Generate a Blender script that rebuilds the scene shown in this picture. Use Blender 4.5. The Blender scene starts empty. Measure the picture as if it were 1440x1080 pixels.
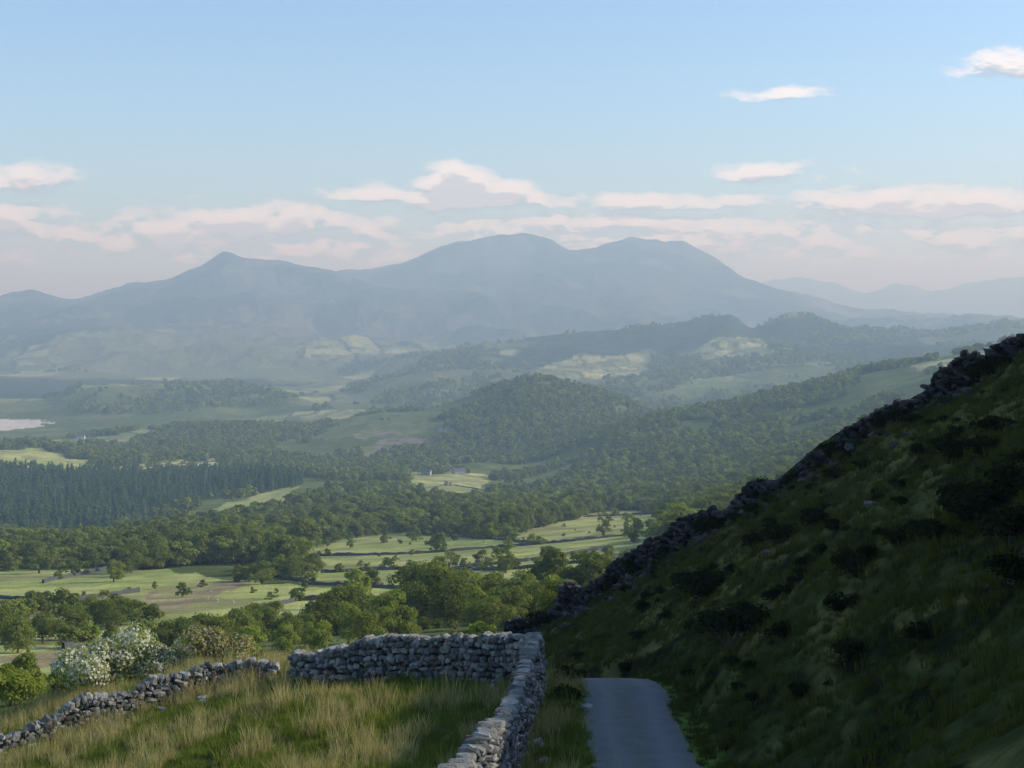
import bpy, math, numpy as np, time
from mathutils import Vector
T0=time.time()
rng=np.random.default_rng(7)
F=2090.0; CX=720.0; HY=440.0
scene=bpy.context.scene
def sstep(a,b,x):
    t=np.clip((x-a)/(b-a),0,1); return t*t*(3-2*t)
# ---------- noise ----------
_tab=np.random.default_rng(3).random((256,256))
def vnoise(x,y):
    xi=np.floor(x).astype(np.int64); yi=np.floor(y).astype(np.int64)
    fx=x-xi; fy=y-yi; fx=fx*fx*(3-2*fx); fy=fy*fy*(3-2*fy)
    a=_tab[xi&255,yi&255]; b=_tab[(xi+1)&255,yi&255]; c=_tab[xi&255,(yi+1)&255]; d=_tab[(xi+1)&255,(yi+1)&255]
    return (a*(1-fx)+b*fx)*(1-fy)+(c*(1-fx)+d*fx)*fy
def fbm(x,y,o=5,g=0.5):
    s=0;a=1;t=0
    for i in range(o):
        s=s+a*vnoise(x+17.3*i,y+9.1*i); t+=a; a*=g; x,y=(x*1.6+y*1.2),(-x*1.2+y*1.6)
    return s/t
def ridged(x,y,o=5):
    s=0;a=1;t=0
    for i in range(o):
        s=s+a*(1-abs(2*vnoise(x+7.3*i,y+3.1*i)-1)); t+=a; a*=.5; x,y=(x*1.6+y*1.2),(-x*1.2+y*1.6)
    return s/t
def parcels(x,y,sx,sy):
    wx=x+(vnoise(x/sx*1.3+4,y/sy*1.3)-.5)*sx*.9+y*.25; wy=y+(vnoise(x/sx*1.1,y/sy*1.1+9)-.5)*sy*.9-x*.3
    a=wx/sx;b=wy/sy+ (np.floor(wx/sx)%2)*.43
    tone=_tab[np.floor(a).astype(int)&255,np.floor(b).astype(int)&255]
    fa=np.minimum(a-np.floor(a),1-(a-np.floor(a)))*sx;fb=np.minimum(b-np.floor(b),1-(b-np.floor(b)))*sy
    return tone,np.minimum(fa,fb)
# ---------- terrain control rows ----------
P=[-500,0,150,300,450,600,750,900,1050,1200,1440,1900]
def R(Y,*v,px=P,s=20): return (Y,px,v,s)
rows=[
R(60, 1080,1080,1070,1060,1050,1040,1020,980,900,800,660,600),
R(110,1000,990,985,980,970,965,955,930,860,770,640,560),
R(150, 985,980,975,965,955,945,930,900,850,750,620,540),
R(250, 930,925,925,915,905,895,880,850,790,720,600,520),
R(400, 865,865,860,850,845,840,825,800,760,700,590,510),
R(600, 805,808,805,800,800,795,782,765,735,680,575,500),
R(900, 770,772,768,757,755,752,745,735,710,660,560,490),
R(1300,745,755,752,733,716,713,712,705,680,630,540,480),
R(1700,700,695,697,697,682,682,690,665,640,595,515,470),
R(2000,655,655,658,663,664,668,672,625,600,562,498,460),
R(2300,632,635,641,642,646,650,652,596,564,528,484,450),
R(2600,625,630,622,622,624,618,592,600,575,545,500,470),
R(3000,620,622,607,603,600,578,532,560,592,600,560,510,480,px=[-500,0,150,300,450,600,750,870,920,1050,1200,1440,1900],s=14),
R(3350,612,608,608,604,608,595,565,600,600,560,520,490),
R(3800,586,586,584,568,576,588,576,575,580,570,560,545,510,490,px=[-500,0,60,130,250,350,450,600,750,900,1050,1200,1440,1900]),
R(4300,562,562,564,550,537,536,546,566,550,540,545,535,520,500,490,px=[-500,0,60,150,220,310,400,460,600,750,900,1050,1200,1440,1900],s=12),
R(4700,560,558,560,553,558,527,530,528,505,503,490,480),
R(5300,548,543,546,545,546,508,505,508,484,487,476,470),
R(6000,530,530,530,530,532,500,482,472,479,466,456,449,468,462,448,450,466,470,468,460,455,px=[-500,0,150,300,450,600,700,740,850,900,960,1025,1050,1075,1100,1140,1180,1200,1300,1440,1900],s=5),
R(6700,515,513,512,510,512,505,498,495,490,490,480,478),
R(8000,485,482,472,476,476,478,482,482,476,474,472,470),
R(9500,450,448,442,432,442,440,440,445,452,458,466,466),
R(11500,425,418,410,426,403,394,376,354,364,368,369,381,398,390,380,375,410,445,455,455,px=[-500,0,45,110,180,240,290,315,340,375,400,450,520,600,750,900,1050,1200,1440,1900],s=4),
R(13200,430,430,400,394,383,372,347,335,330,337,352,346,332,342,337,358,388,405,425,440,455,462,462,px=[-500,0,300,450,510,560,620,680,740,770,795,830,885,930,955,990,1040,1090,1150,1200,1280,1440,1900],s=3),
R(16500,460,460,460,460,460,460,460,460,460,460,460,460),
R(23000,440,440,430,410,400,396,393,399,413,400,413,398,391,400,px=[-500,0,600,1000,1060,1090,1130,1180,1205,1255,1300,1370,1440,1900],s=7),
R(30000,455,455,455,455,455,455,455,455,455,455,455,455),
R(60000,460,460,460,460,460,460,460,460,460,460,460,460)]
YK=np.array([r[0] for r in rows],float)
PXG=np.arange(-1600,3200,4.0)
RT=[]
for Y,px,v,s in rows:
    a=np.interp(PXG,px,v); k=np.arange(-3*int(s)//4-6,3*int(s)//4+7); w=np.exp(-0.5*(k*4.0/s)**2); w/=w.sum()
    a=np.convolve(np.pad(a,len(k)//2,mode='edge'),w,'valid')[:len(PXG)]
    RT.append(a)
ZT=np.array([-(RT[i]-HY)*YK[i]/F for i in range(len(rows))])
XK=np.log(YK)
def terr_far(x,Y):
    Yc=np.maximum(Y,60.0); px=CX+F*x/Yc
    t=np.clip((px-PXG[0])/4.0,0,len(PXG)-1.001); i=t.astype(int); f=t-i
    X=np.log(Yc); k=np.clip(np.searchsorted(XK,X,side='right')-1,0,len(XK)-2)
    def zz(kk):
        kk=np.clip(kk,0,len(XK)-1); return ZT[kk,i]*(1-f)+ZT[kk,i+1]*f
    z0,z1,z2,z3=zz(k-1),zz(k),zz(k+1),zz(k+2)
    xk=lambda kk: XK[np.clip(kk,0,len(XK)-1)]
    h0=np.maximum(xk(k)-xk(k-1),1e-6);h1=xk(k+1)-xk(k);h2=np.maximum(xk(k+2)-xk(k+1),1e-6)
    d0=(z1-z0)/h0;d1=(z2-z1)/h1;d2=(z3-z2)/h2
    def tan(a,b): return np.where(a*b>0,2*a*b/np.where(np.abs(a+b)<1e-9,1e-9,a+b),0)
    m1=tan(d0,d1);m2=tan(d1,d2)
    u=np.clip((X-xk(k))/h1,0,1)
    z=(2*u**3-3*u**2+1)*z1+(u**3-2*u**2+u)*h1*m1+(-2*u**3+3*u**2)*z2+(u**3-u**2)*h1*m2
    n1=fbm(x/420+11,Y/420+5,6,0.52)-0.5
    n2=ridged(x/1700+3,Y/1700+8,6)-0.62
    n3=ridged(x/520+31,Y/620+18,5)-0.62
    A1=np.interp(Yc,[0,110,400,1000,2000,4000,6000,9000],[0,0.0,3,8,30,58,65,60])
    A2=np.interp(Yc,[0,3000,6000,9000,10400,11300,11700,12500,13000,13500,15000,30000],[0,0,50,170,220,35,35,180,35,35,150,250])
    A3=np.interp(Yc,[0,1500,3000,6000,9000,10400,11300,11700,12400,13000,13500,15000],[0,0,40,85,160,170,55,55,160,60,60,100])
    sea=sstep(-262,-235,z)
    return z+(n1*A1+n2*A2+n3*A3)*(0.05+.95*sea)
RY=[-30,0,15,30,44,52,58,62,68,74,80,90,110]
RX=[-6,0,3,4.3,3.96,4.1,4.4,3.9,1.2,-3,-8,-16,-34]
RZ=[4,-1.7,-6,-10.7,-13.5,-14.15,-14.5,-15.2,-17.5,-20,-22,-25,-31]
LZ=[4,-1.7,-6,-10.7,-13.5,-14.15,-14.5,-14.9,-15.7,-17,-18.7,-22,-29]
_yy=np.arange(-34,114,.5)
def _sm(a):
    b=np.interp(_yy,RY,a); k=np.exp(-.5*(np.arange(-6,7)/2.6)**2);k/=k.sum()
    return np.convolve(np.pad(b,6,mode='edge'),k,'valid')
_rx,_rz,_lz=_sm(RX),_sm(RZ),_sm(LZ)
def roadx(Y): return np.interp(Y,_yy,_rx)
def roadz(Y): return np.interp(Y,_yy,_rz)
def leftz(Y): return np.interp(Y,_yy,_lz)
def Yw(x): return np.interp(x,[-10,2.7,24,34,80],[95,95,70,66,66])
_sp=[(780,872),(850,832),(900,803),(960,768),(1060,706),(1120,680),(1165,652),(1212,616),(1330,556),(1440,497)]
_sx=[];_sz=[]
for a in np.linspace(2.7,25,60):
    y=Yw(a); p=CX+F*a/y; _sx.append(a); _sz.append(-(np.interp(p,[q[0] for q in _sp],[q[1] for q in _sp])-HY)*y/F)
_sx=[-12]+_sx+[45,75]; _sz=[_sz[0]-8]+_sz+[_sz[-1]+13,_sz[-1]+22]  # right end: unseen slope out of view, its rise shaped to shade road and wall
def zw(x): return np.interp(x,_sx,_sz)
def height(x,Y):
    x=np.asarray(x,float);Y=np.asarray(Y,float)
    far=terr_far(x,Y)
    Yn=np.minimum(Y,112)
    xr=roadx(Yn);zr=roadz(Yn);s=x-xr;zl=leftz(Yn)
    d=np.maximum(-s-1.8,0);wf=sstep(20,45,Y)
    base=zr+(zl-zr)*sstep(.5,5,d)
    left=base-(0.09*d+0.14*np.maximum(d-11,0))*wf-0.25*d*(1-wf)
    hill=zw(x)+0.075*(Yw(x)-np.minimum(Y,Yw(x)))
    bump=(fbm(x/3.5,Y/4.5,4)-.5)*1.3+(fbm(x/1.1+5,Y/1.1,2)-.5)*.35
    near_r=zr+0.7*np.maximum(s-1.8,0)
    w=sstep(25,40,Y)
    rt=w*hill+(1-w)*near_r
    rt=zr+(rt-zr)*sstep(1.8,3.6,s)+bump*sstep(1.8,3.5,s)*.8
    lf=left+((fbm(x/4+9,Y/4,4)-.5)*.5)*sstep(1.9,3,-s)
    N=np.where(s>0,rt,lf)
    st=np.interp(x,[-12,2.7,24,34],[72,95,70,66])
    b=sstep(0,38,Y-st)
    return N*(1-b)+far*b
def proj(x,Y,z):
    Yc=np.maximum(Y,1); return CX+F*x/Yc, HY-F*z/Yc
def unproj(px,py,y0=60,y1=30000,n=1500):
    Ys=np.geomspace(y0,y1,n); xs=(px-CX)/F*Ys; zs=height(xs,Ys); p=HY-F*zs/Ys
    i=np.argmax(p<=py)
    if p[i]>py: i=np.argmin(np.abs(p-py))
    return xs[i],Ys[i],zs[i]
def inpoly(px,py,poly):
    r=np.zeros(px.shape,bool);n=len(poly)
    for i in range(n):
        x1,y1=poly[i];x2,y2=poly[(i+1)%n]
        if y1==y2: continue
        c=((y1>py)!=(y2>py))&(px<(x2-x1)*(py-y1)/(y2-y1)+x1); r^=c
    return r
FIELDS=[([(-400,800),(0,800),(150,797),(235,800),(330,818),(430,822),(560,828),(580,838),(530,850),(480,865),(440,885),(300,905),(230,935),(150,955),(0,960),(-400,990)],110,900,0),
([(440,765),(520,753),(600,752),(700,757),(780,736),(850,718),(950,722),(930,748),(900,772),(850,788),(700,818),(560,830),(430,818),(385,800)],300,1500,0),
([(272,728),(340,702),(415,683),(412,702),(355,726),(290,738)],800,2200,0),
([(568,665),(640,662),(690,668),(680,697),(610,705),(590,690)],1200,2600,0),
([(-300,635),(0,633),(60,632),(130,650),(115,664),(0,658),(-300,660)],1500,2700,0),
([(130,662),(220,650),(312,645),(300,658),(150,670)],1500,2700,0),
([(1270,520),(1330,500),(1400,486),(1400,508),(1310,524)],1600,2700,1),
([(755,530),(765,512),(820,500),(920,500),(900,528),(850,534)],4400,6000,1),
([(960,500),(1010,476),(1060,478),(1080,495),(1000,512)],4400,6100,1),
([(350,592),(400,580),(500,570),(515,576),(470,588),(400,596)],2500,3800,1),
([(60,618),(200,606),(230,612),(90,626)],2300,3400,1)]
BRK=[([(180,870),(210,830),(330,815),(350,822),(270,850),(215,872)],300,800),([(0,925),(60,915),(120,925),(60,940),(0,945)],150,400)]
CRAG=[(500,612),(560,598),(620,600),(615,622),(590,645),(545,650),(505,630)]
def fieldmask(px,py,Y,kind=None):
    m=np.zeros(px.shape,bool)
    px=px+(vnoise(px/18,py/9)-.5)*22; py=py+(vnoise(px/25+5,py/9)-.5)*9
    for poly,a,b,k in FIELDS:
        if kind is None or k==kind: m|=inpoly(px,py,poly)&(Y>a)&(Y<b)
    return m
def woodnoise(x,Y): return fbm(x/260+40,Y/420+7,4)
# ---------- materials ----------
def newmat(name):
    m=bpy.data.materials.new(name);m.use_nodes=True;nt=m.node_tree;nt.nodes.clear();return m,nt
def noise(nt,vec,scale,detail=4,rough=.55):
    n=nt.nodes.new('ShaderNodeTexNoise');n.inputs['Scale'].default_value=scale;n.inputs['Detail'].default_value=detail;n.inputs['Roughness'].default_value=rough
    if vec: nt.links.new(vec,n.inputs['Vector'])
    return n.outputs[0]
def mth(nt,op,a,b=None,c=None,clamp=False):
    n=nt.nodes.new('ShaderNodeMath');n.operation=op;n.use_clamp=clamp
    for i,v in enumerate((a,b,c)):
        if v is None: continue
        if isinstance(v,(int,float)): n.inputs[i].default_value=v
        else: nt.links.new(v,n.inputs[i])
    return n.outputs[0]
def maprange(nt,v,a,b,c,d,smooth=False):
    n=nt.nodes.new('ShaderNodeMapRange')
    if smooth:n.interpolation_type='SMOOTHSTEP'
    nt.links.new(v,n.inputs[0])
    for i,q in enumerate((a,b,c,d)): n.inputs[i+1].default_value=q
    return n.outputs[0]
def mixc(nt,f,a,b,mode='MIX'):
    n=nt.nodes.new('ShaderNodeMix');n.data_type='RGBA';n.blend_type=mode
    for s,v in ((n.inputs[0],f),(n.inputs[6],a),(n.inputs[7],b)):
        if isinstance(v,(int,float)): s.default_value=v
        elif isinstance(v,tuple): s.default_value=(*v,1) if len(v)==3 else v
        else: nt.links.new(v,s)
    return n.outputs[2]
def foliage(name,c1,c2,trans=.35,nscale=.35):
    m,nt=newmat(name)
    geo=nt.nodes.new('ShaderNodeNewGeometry');oi=nt.nodes.new('ShaderNodeObjectInfo')
    n=noise(nt,geo.outputs['Position'],nscale,2)
    f=maprange(nt,n,.3,.7,0,1)
    f=mth(nt,'ADD',mth(nt,'MULTIPLY',f,.5),mth(nt,'MULTIPLY',oi.outputs['Random'],.5))
    col=mixc(nt,f,c1,c2)
    d=nt.nodes.new('ShaderNodeBsdfDiffuse');t=nt.nodes.new('ShaderNodeBsdfTranslucent')
    nt.links.new(col,d.inputs[0]);nt.links.new(mixc(nt,1.0,col,(1.2,1.25,.5),'MULTIPLY'),t.inputs[0])
    mx=nt.nodes.new('ShaderNodeMixShader');mx.inputs[0].default_value=trans
    nt.links.new(d.outputs[0],mx.inputs[1]);nt.links.new(t.outputs[0],mx.inputs[2])
    o=nt.nodes.new('ShaderNodeOutputMaterial');nt.links.new(mx.outputs[0],o.inputs[0]);return m
def simple(name,c1,c2,scale,rough=.9,bump=.3,attr=None,bscale=None):
    m,nt=newmat(name);geo=nt.nodes.new('ShaderNodeNewGeometry')
    n=noise(nt,geo.outputs['Position'],scale,5)
    col=mixc(nt,maprange(nt,n,.3,.7,0,1),c1,c2)
    if attr:
        a=nt.nodes.new('ShaderNodeAttribute');a.attribute_name=attr
        col=mixc(nt,1.0,col,a.outputs[0],'MULTIPLY')
    p=nt.nodes.new('ShaderNodeBsdfPrincipled');nt.links.new(col,p.inputs['Base Color']);p.inputs['Roughness'].default_value=rough
    p.inputs['Specular IOR Level'].default_value=.2
    b=nt.nodes.new('ShaderNodeBump');b.inputs['Strength'].default_value=bump;b.inputs['Distance'].default_value=.05
    nt.links.new(noise(nt,geo.outputs['Position'],bscale or scale*4,5),b.inputs['Height']);nt.links.new(b.outputs[0],p.inputs['Normal'])
    o=nt.nodes.new('ShaderNodeOutputMaterial');nt.links.new(p.outputs[0],o.inputs[0]);return m
M_leaf=foliage('leaves_oak',(.08,.105,.028),(.22,.255,.06),.38)
M_leafb=foliage('leaves_bright',(.17,.215,.045),(.29,.335,.07),.42)
M_con=foliage('needles',(.05,.09,.045),(.10,.155,.07),.15)
M_gorse=foliage('gorse_leaves',(.012,.018,.008),(.03,.038,.014),.2,1.5)
M_blos=foliage('blossom',(.42,.43,.36),(.68,.68,.6),.3,2)
M_blosp=foliage('faded_blossom',(.32,.26,.20),(.46,.40,.27),.3,2)
M_grass=foliage('grass_blades',(.08,.11,.022),(.19,.23,.05),.4,.5)
M_hgrass=foliage('hill_grass_blades',(.045,.055,.014),(.11,.12,.032),.3,.5)
M_straw=foliage('straw_blades',(.28,.24,.11),(.46,.41,.23),.35,1)
M_bark=simple('bark',(.06,.05,.035),(.12,.1,.07),3)
M_stone=simple('dry_stone',(.10,.105,.10),(.27,.265,.25),2.2,bump=.8,attr='tone',bscale=14)
M_slate=simple('dark_stone',(.02,.02,.022),(.06,.06,.06),3,bump=.8,attr='tone',bscale=14)
# ---------- mesh helpers ----------
def mesh_np(name,verts,faces,mats=(),fmat=None,attrs=None,smooth=False):
    me=bpy.data.meshes.new(name);verts=np.asarray(verts,np.float32);faces=np.asarray(faces,np.int32)
    n,k=faces.shape
    me.vertices.add(len(verts));me.vertices.foreach_set('co',verts.ravel())
    me.loops.add(n*k);me.loops.foreach_set('vertex_index',faces.ravel())
    me.polygons.add(n);me.polygons.foreach_set('loop_start',np.arange(0,n*k,k,dtype=np.int32));me.polygons.foreach_set('loop_total',np.full(n,k,np.int32))
    for m in mats: me.materials.append(m)
    if fmat is not None: me.polygons.foreach_set('material_index',np.asarray(fmat,np.int32))
    me.polygons.foreach_set('use_smooth',np.full(n,smooth))
    me.update(calc_edges=True)
    if attrs:
        for an,av in attrs.items():
            a=me.attributes.new(an,'FLOAT_COLOR','POINT')
            av=np.asarray(av,np.float32)
            if av.shape[1]==3: av=np.hstack([av,np.ones((len(av),1),np.float32)])
            a.data.foreach_set('color',av.ravel())
    return me
def obj(name,me,loc=None,parent=None):
    o=bpy.data.objects.new(name,me);scene.collection.objects.link(o)
    if loc is not None:o.location=loc
    if parent: o.parent=parent
    return o
# ---------- ground ----------
u=np.unique(np.concatenate([np.linspace(-.85,-.40,90),np.linspace(-.40,.40,900),np.linspace(.40,.85,90)]))
Ya=np.concatenate([np.arange(-30,26,2.0),np.arange(26,110,.35),np.geomspace(110,700,190)[0:],np.geomspace(705,7000,330),np.geomspace(7060,14500,190),np.geomspace(14700,60000,70)])
U,V=np.meshgrid(u,Ya)
GX=U*(V+40*np.clip(1-V/4000,0,1)+0);GY=V
GZ=np.empty_like(GX)
for i in range(0,len(Ya),100): GZ[i:i+100]=height(GX[i:i+100],GY[i:i+100])
nr,nc=GX.shape
idx=np.arange(nr*nc).reshape(nr,nc)
fc=np.stack([idx[:-1,:-1],idx[:-1,1:],idx[1:,1:],idx[1:,:-1]],-1).reshape(-1,4)
px,py=proj(GX,GY,GZ)
C=np.zeros((nr,nc,3))
def setc(mask,c):
    mask=np.asarray(mask,float)[...,None]; C[:]=C*(1-mask)+np.array(c)*mask
n_a=fbm(GX/90,GY/90,4);n_m=fbm(GX/600+5,GY/900+1,5)
C[:]=(.10,.13,.045)
setc(sstep(110,160,GY)*(GY<4000),(.075,.10,.03))
setc(sstep(.4,.6,n_a)*(GY>130)*(GY<4000)*.5,(.17,.19,.07))
fz=sstep(3900,4600,GY)
setc(fz,(.12,.135,.065))
pt,pe=parcels(GX,GY,190,260)
n_p=fbm(GX/700+50,GY/900+20,3)
past=fz*sstep(.46,.56,n_p)*(GZ<60)*(GY<9500)
setc(past*.8,(.18,.20,.08));setc(past*(pt>.62)*.8,(.29,.30,.13));setc(past*(pt<.25)*.8,(.10,.12,.05));setc(past*(pe<14),(.035,.05,.025))
setc(fz*sstep(.50,.54,n_m)*(GZ<80),(.035,.05,.025))
up=sstep(7000,9800,GY)
setc(up,(.055,.06,.045))
setc(up*sstep(.45,.62,fbm(GX/400,GY/500+77,6)),(.11,.105,.085))
setc(up*sstep(.50,.58,fbm(GX/260+9,GY/400+7,6)),(.02,.026,.024))
fm0=fieldmask(px,py,GY,0);fm1=fieldmask(px,py,GY,1)
setc(fm0,(.31,.345,.11))
pt2,pe2=parcels(GX,GY,120,150)
setc(fm0*(pt2>.6)*.5,(.41,.42,.15));setc(fm0*(pt2<.3)*.6,(.22,.26,.085))
setc(fm0*sstep(.42,.62,fbm(GX/35,GY/60,4))*.5,(.40,.39,.16))
setc(fm0*sstep(.48,.66,fbm(GX/12+3,GY/18,4))*.5,(.19,.235,.07))
setc(fm0*sstep(.54,.64,fbm(GX/25+13,GY/30,5))*.65,(.19,.18,.09))
pt3,pe3=parcels(GX,GY,95,140)
setc(fm1*.85,(.26,.28,.12));setc(fm1*(pt3>.5)*.8,(.38,.37,.17));setc(fm1*(pe3<9)*.8,(.05,.07,.03));setc(fm1*sstep(.5,.6,fbm(GX/60+13,GY/80,5))*.6,(.11,.13,.06))
for poly,a,b in BRK: setc(inpoly(px+(vnoise(px/6,py/4)-.5)*14,py,poly)*(GY>a)*(GY<b)*(.5+.5*sstep(.4,.6,fbm(GX/4,GY/6,3))),(.25,.20,.12))
cr=inpoly(px+(vnoise(px/9,py/9)-.5)*40,py,CRAG)*(GY>2200)*(GY<3100)
setc(cr*sstep(.48,.58,fbm(GX/22,GY/60+GZ/14,5)),(.20,.17,.14))
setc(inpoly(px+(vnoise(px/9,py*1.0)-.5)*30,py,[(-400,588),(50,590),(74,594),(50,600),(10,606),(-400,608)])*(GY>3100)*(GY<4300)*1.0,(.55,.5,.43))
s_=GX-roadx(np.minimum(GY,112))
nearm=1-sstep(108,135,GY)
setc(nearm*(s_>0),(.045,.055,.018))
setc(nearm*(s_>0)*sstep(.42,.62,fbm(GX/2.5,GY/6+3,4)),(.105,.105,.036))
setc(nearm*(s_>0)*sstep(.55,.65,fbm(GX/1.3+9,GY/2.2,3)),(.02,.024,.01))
setc(nearm*(s_<0),(.07,.095,.025))
setc(nearm*(s_<0)*sstep(.45,.6,fbm(GX/3,GY/3+30,4)),(.14,.14,.055))
setc(nearm*(np.abs(s_)>1.5)*(np.abs(s_)<2.5)*1.0,(.10,.14,.03))
m,nt=newmat('ground_cover')
geo=nt.nodes.new('ShaderNodeNewGeometry');at=nt.nodes.new('ShaderNodeAttribute');at.attribute_name='cover'
pos=geo.outputs['Position']
k=mth(nt,'MULTIPLY',maprange(nt,noise(nt,pos,1.2,4,.65),.25,.75,.5,1.5),maprange(nt,noise(nt,pos,.05,5,.65),.25,.75,.6,1.4))
cb=nt.nodes.new('ShaderNodeCombineColor')
for i in range(3): nt.links.new(k,cb.inputs[i])
col=mixc(nt,1.0,at.outputs[0],cb.outputs[0],'MULTIPLY')
b1=nt.nodes.new('ShaderNodeBump');b1.inputs['Strength'].default_value=.8;b1.inputs['Distance'].default_value=.12
nt.links.new(noise(nt,pos,3,4,.7),b1.inputs['Height'])
b2=nt.nodes.new('ShaderNodeBump');b2.inputs['Strength'].default_value=.6;b2.inputs['Distance'].default_value=18
nt.links.new(noise(nt,pos,.02,5,.65),b2.inputs['Height'])
a2=nt.nodes.new('ShaderNodeAttribute');a2.attribute_name='upland'
nt.links.new(b1.outputs[0],b2.inputs['Normal']);nt.links.new(a2.outputs['Fac'],b2.inputs['Strength'])
p=nt.nodes.new('ShaderNodeBsdfDiffuse');nt.links.new(col,p.inputs[0]);nt.links.new(b2.outputs[0],p.inputs['Normal'])
o=nt.nodes.new('ShaderNodeOutputMaterial');nt.links.new(p.outputs[0],o.inputs[0])
upl=np.repeat((sstep(1500,5000,GY)*.8*(GZ>-250)).reshape(-1,1),3,1)
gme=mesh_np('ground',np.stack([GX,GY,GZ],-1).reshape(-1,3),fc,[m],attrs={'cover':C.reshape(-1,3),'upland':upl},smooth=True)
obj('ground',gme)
print('ground',time.time()-T0)
# ---------- road ----------
ys=np.arange(-28,84,.25);cols=np.array([-1.6,-1.45,-1.2,-.8,-.4,0,.4,.8,1.2,1.45,1.6]);nc_=len(cols);xr=roadx(ys);zr=roadz(ys)
rv=[]
for j,c in enumerate(cols):
    e=(fbm(ys/.9+c*7,ys*0+c,4)-.5)*.45 if abs(c)>1.5 else 0
    rv.append(np.stack([xr+c+e,ys,zr+.03+.04*(1-(c/1.6)**2)],-1))
rv=np.stack(rv,1);ii=np.arange(len(ys)*nc_).reshape(-1,nc_)
m,nt=newmat('asphalt');geo=nt.nodes.new('ShaderNodeNewGeometry');pos=geo.outputs['Position']
at=nt.nodes.new('ShaderNodeAttribute');at.attribute_name='across'
sc_=nt.nodes.new('ShaderNodeSeparateColor');nt.links.new(at.outputs[0],sc_.inputs[0])
c1=mixc(nt,maprange(nt,noise(nt,pos,1.6,7,.75),.3,.7,0,1),(.045,.05,.055),(.105,.11,.115))
c1=mixc(nt,mth(nt,'MULTIPLY',sc_.outputs[1],.45),c1,(.135,.14,.145))
moss=mth(nt,'MULTIPLY',sc_.outputs[0],maprange(nt,noise(nt,pos,1.4,6,.75),.44,.56,0,1),clamp=True)
c1=mixc(nt,moss,c1,(.06,.075,.025))
p=nt.nodes.new('ShaderNodeBsdfPrincipled');nt.links.new(c1,p.inputs['Base Color']);p.inputs['Roughness'].default_value=.8
b=nt.nodes.new('ShaderNodeBump');b.inputs['Strength'].default_value=.5;b.inputs['Distance'].default_value=.02;nt.links.new(noise(nt,pos,25,4),b.inputs['Height']);nt.links.new(b.outputs[0],p.inputs['Normal'])
o=nt.nodes.new('ShaderNodeOutputMaterial');nt.links.new(p.outputs[0],o.inputs[0])
ac=np.zeros((len(ys),nc_,3));ac[:,:,0]=np.exp(-(cols/.28)**2)*.8+.9*(np.abs(cols)>1.3);ac[:,:,1]=np.exp(-((np.abs(cols)-.8)/.3)**2)
obj('road',mesh_np('road',rv.reshape(-1,3),np.stack([ii[:-1,:-1],ii[:-1,1:],ii[1:,1:],ii[1:,:-1]],-1).reshape(-1,4),[m],attrs={'across':ac.reshape(-1,3)},smooth=True))
# ---------- stones ----------
def cube26():
    g=[(x,y,z) for x in(-1,0,1) for y in(-1,0,1) for z in(-1,0,1) if (x,y,z)!=(0,0,0)]
    d={q:i for i,q in enumerate(g)};fs=[]
    for ax in range(3):
        for s in(-1,1):
            o=[a for a in range(3) if a!=ax]
            for i in(-1,0):
                for j in(-1,0):
                    q=[]
                    for di,dj in((0,0),(1,0),(1,1),(0,1)):
                        v=[0,0,0];v[ax]=s;v[o[0]]=i+di;v[o[1]]=j+dj;q.append(d[tuple(v)])
                    if (s>0)!=(ax!=1): q=q[::-1]
                    fs.append(q)
    return np.array(g,float),np.array(fs)
CV,CF=cube26()
STN=[]
for i in range(18):
    r=np.linalg.norm(CV,axis=1,keepdims=True);v=CV*(1-.6*(1-1/r))*.52
    v=v+rng.normal(0,.08,v.shape);STN.append(v)
def put_stone(V,Fc,Tn,c,size,ang,tilt,tone):
    v=STN[rng.integers(18)]*size
    ca,sa=math.cos(tilt),math.sin(tilt);v=np.stack([v[:,0]*ca-v[:,2]*sa,v[:,1],v[:,0]*sa+v[:,2]*ca],-1)
    ca,sa=math.cos(ang),math.sin(ang);v=np.stack([v[:,0]*ca-v[:,1]*sa,v[:,0]*sa+v[:,1]*ca,v[:,2]],-1)
    Fc.append(CF+26*len(V));V.append(v+c);Tn.append(np.tile(tone,(26,1)))
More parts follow.
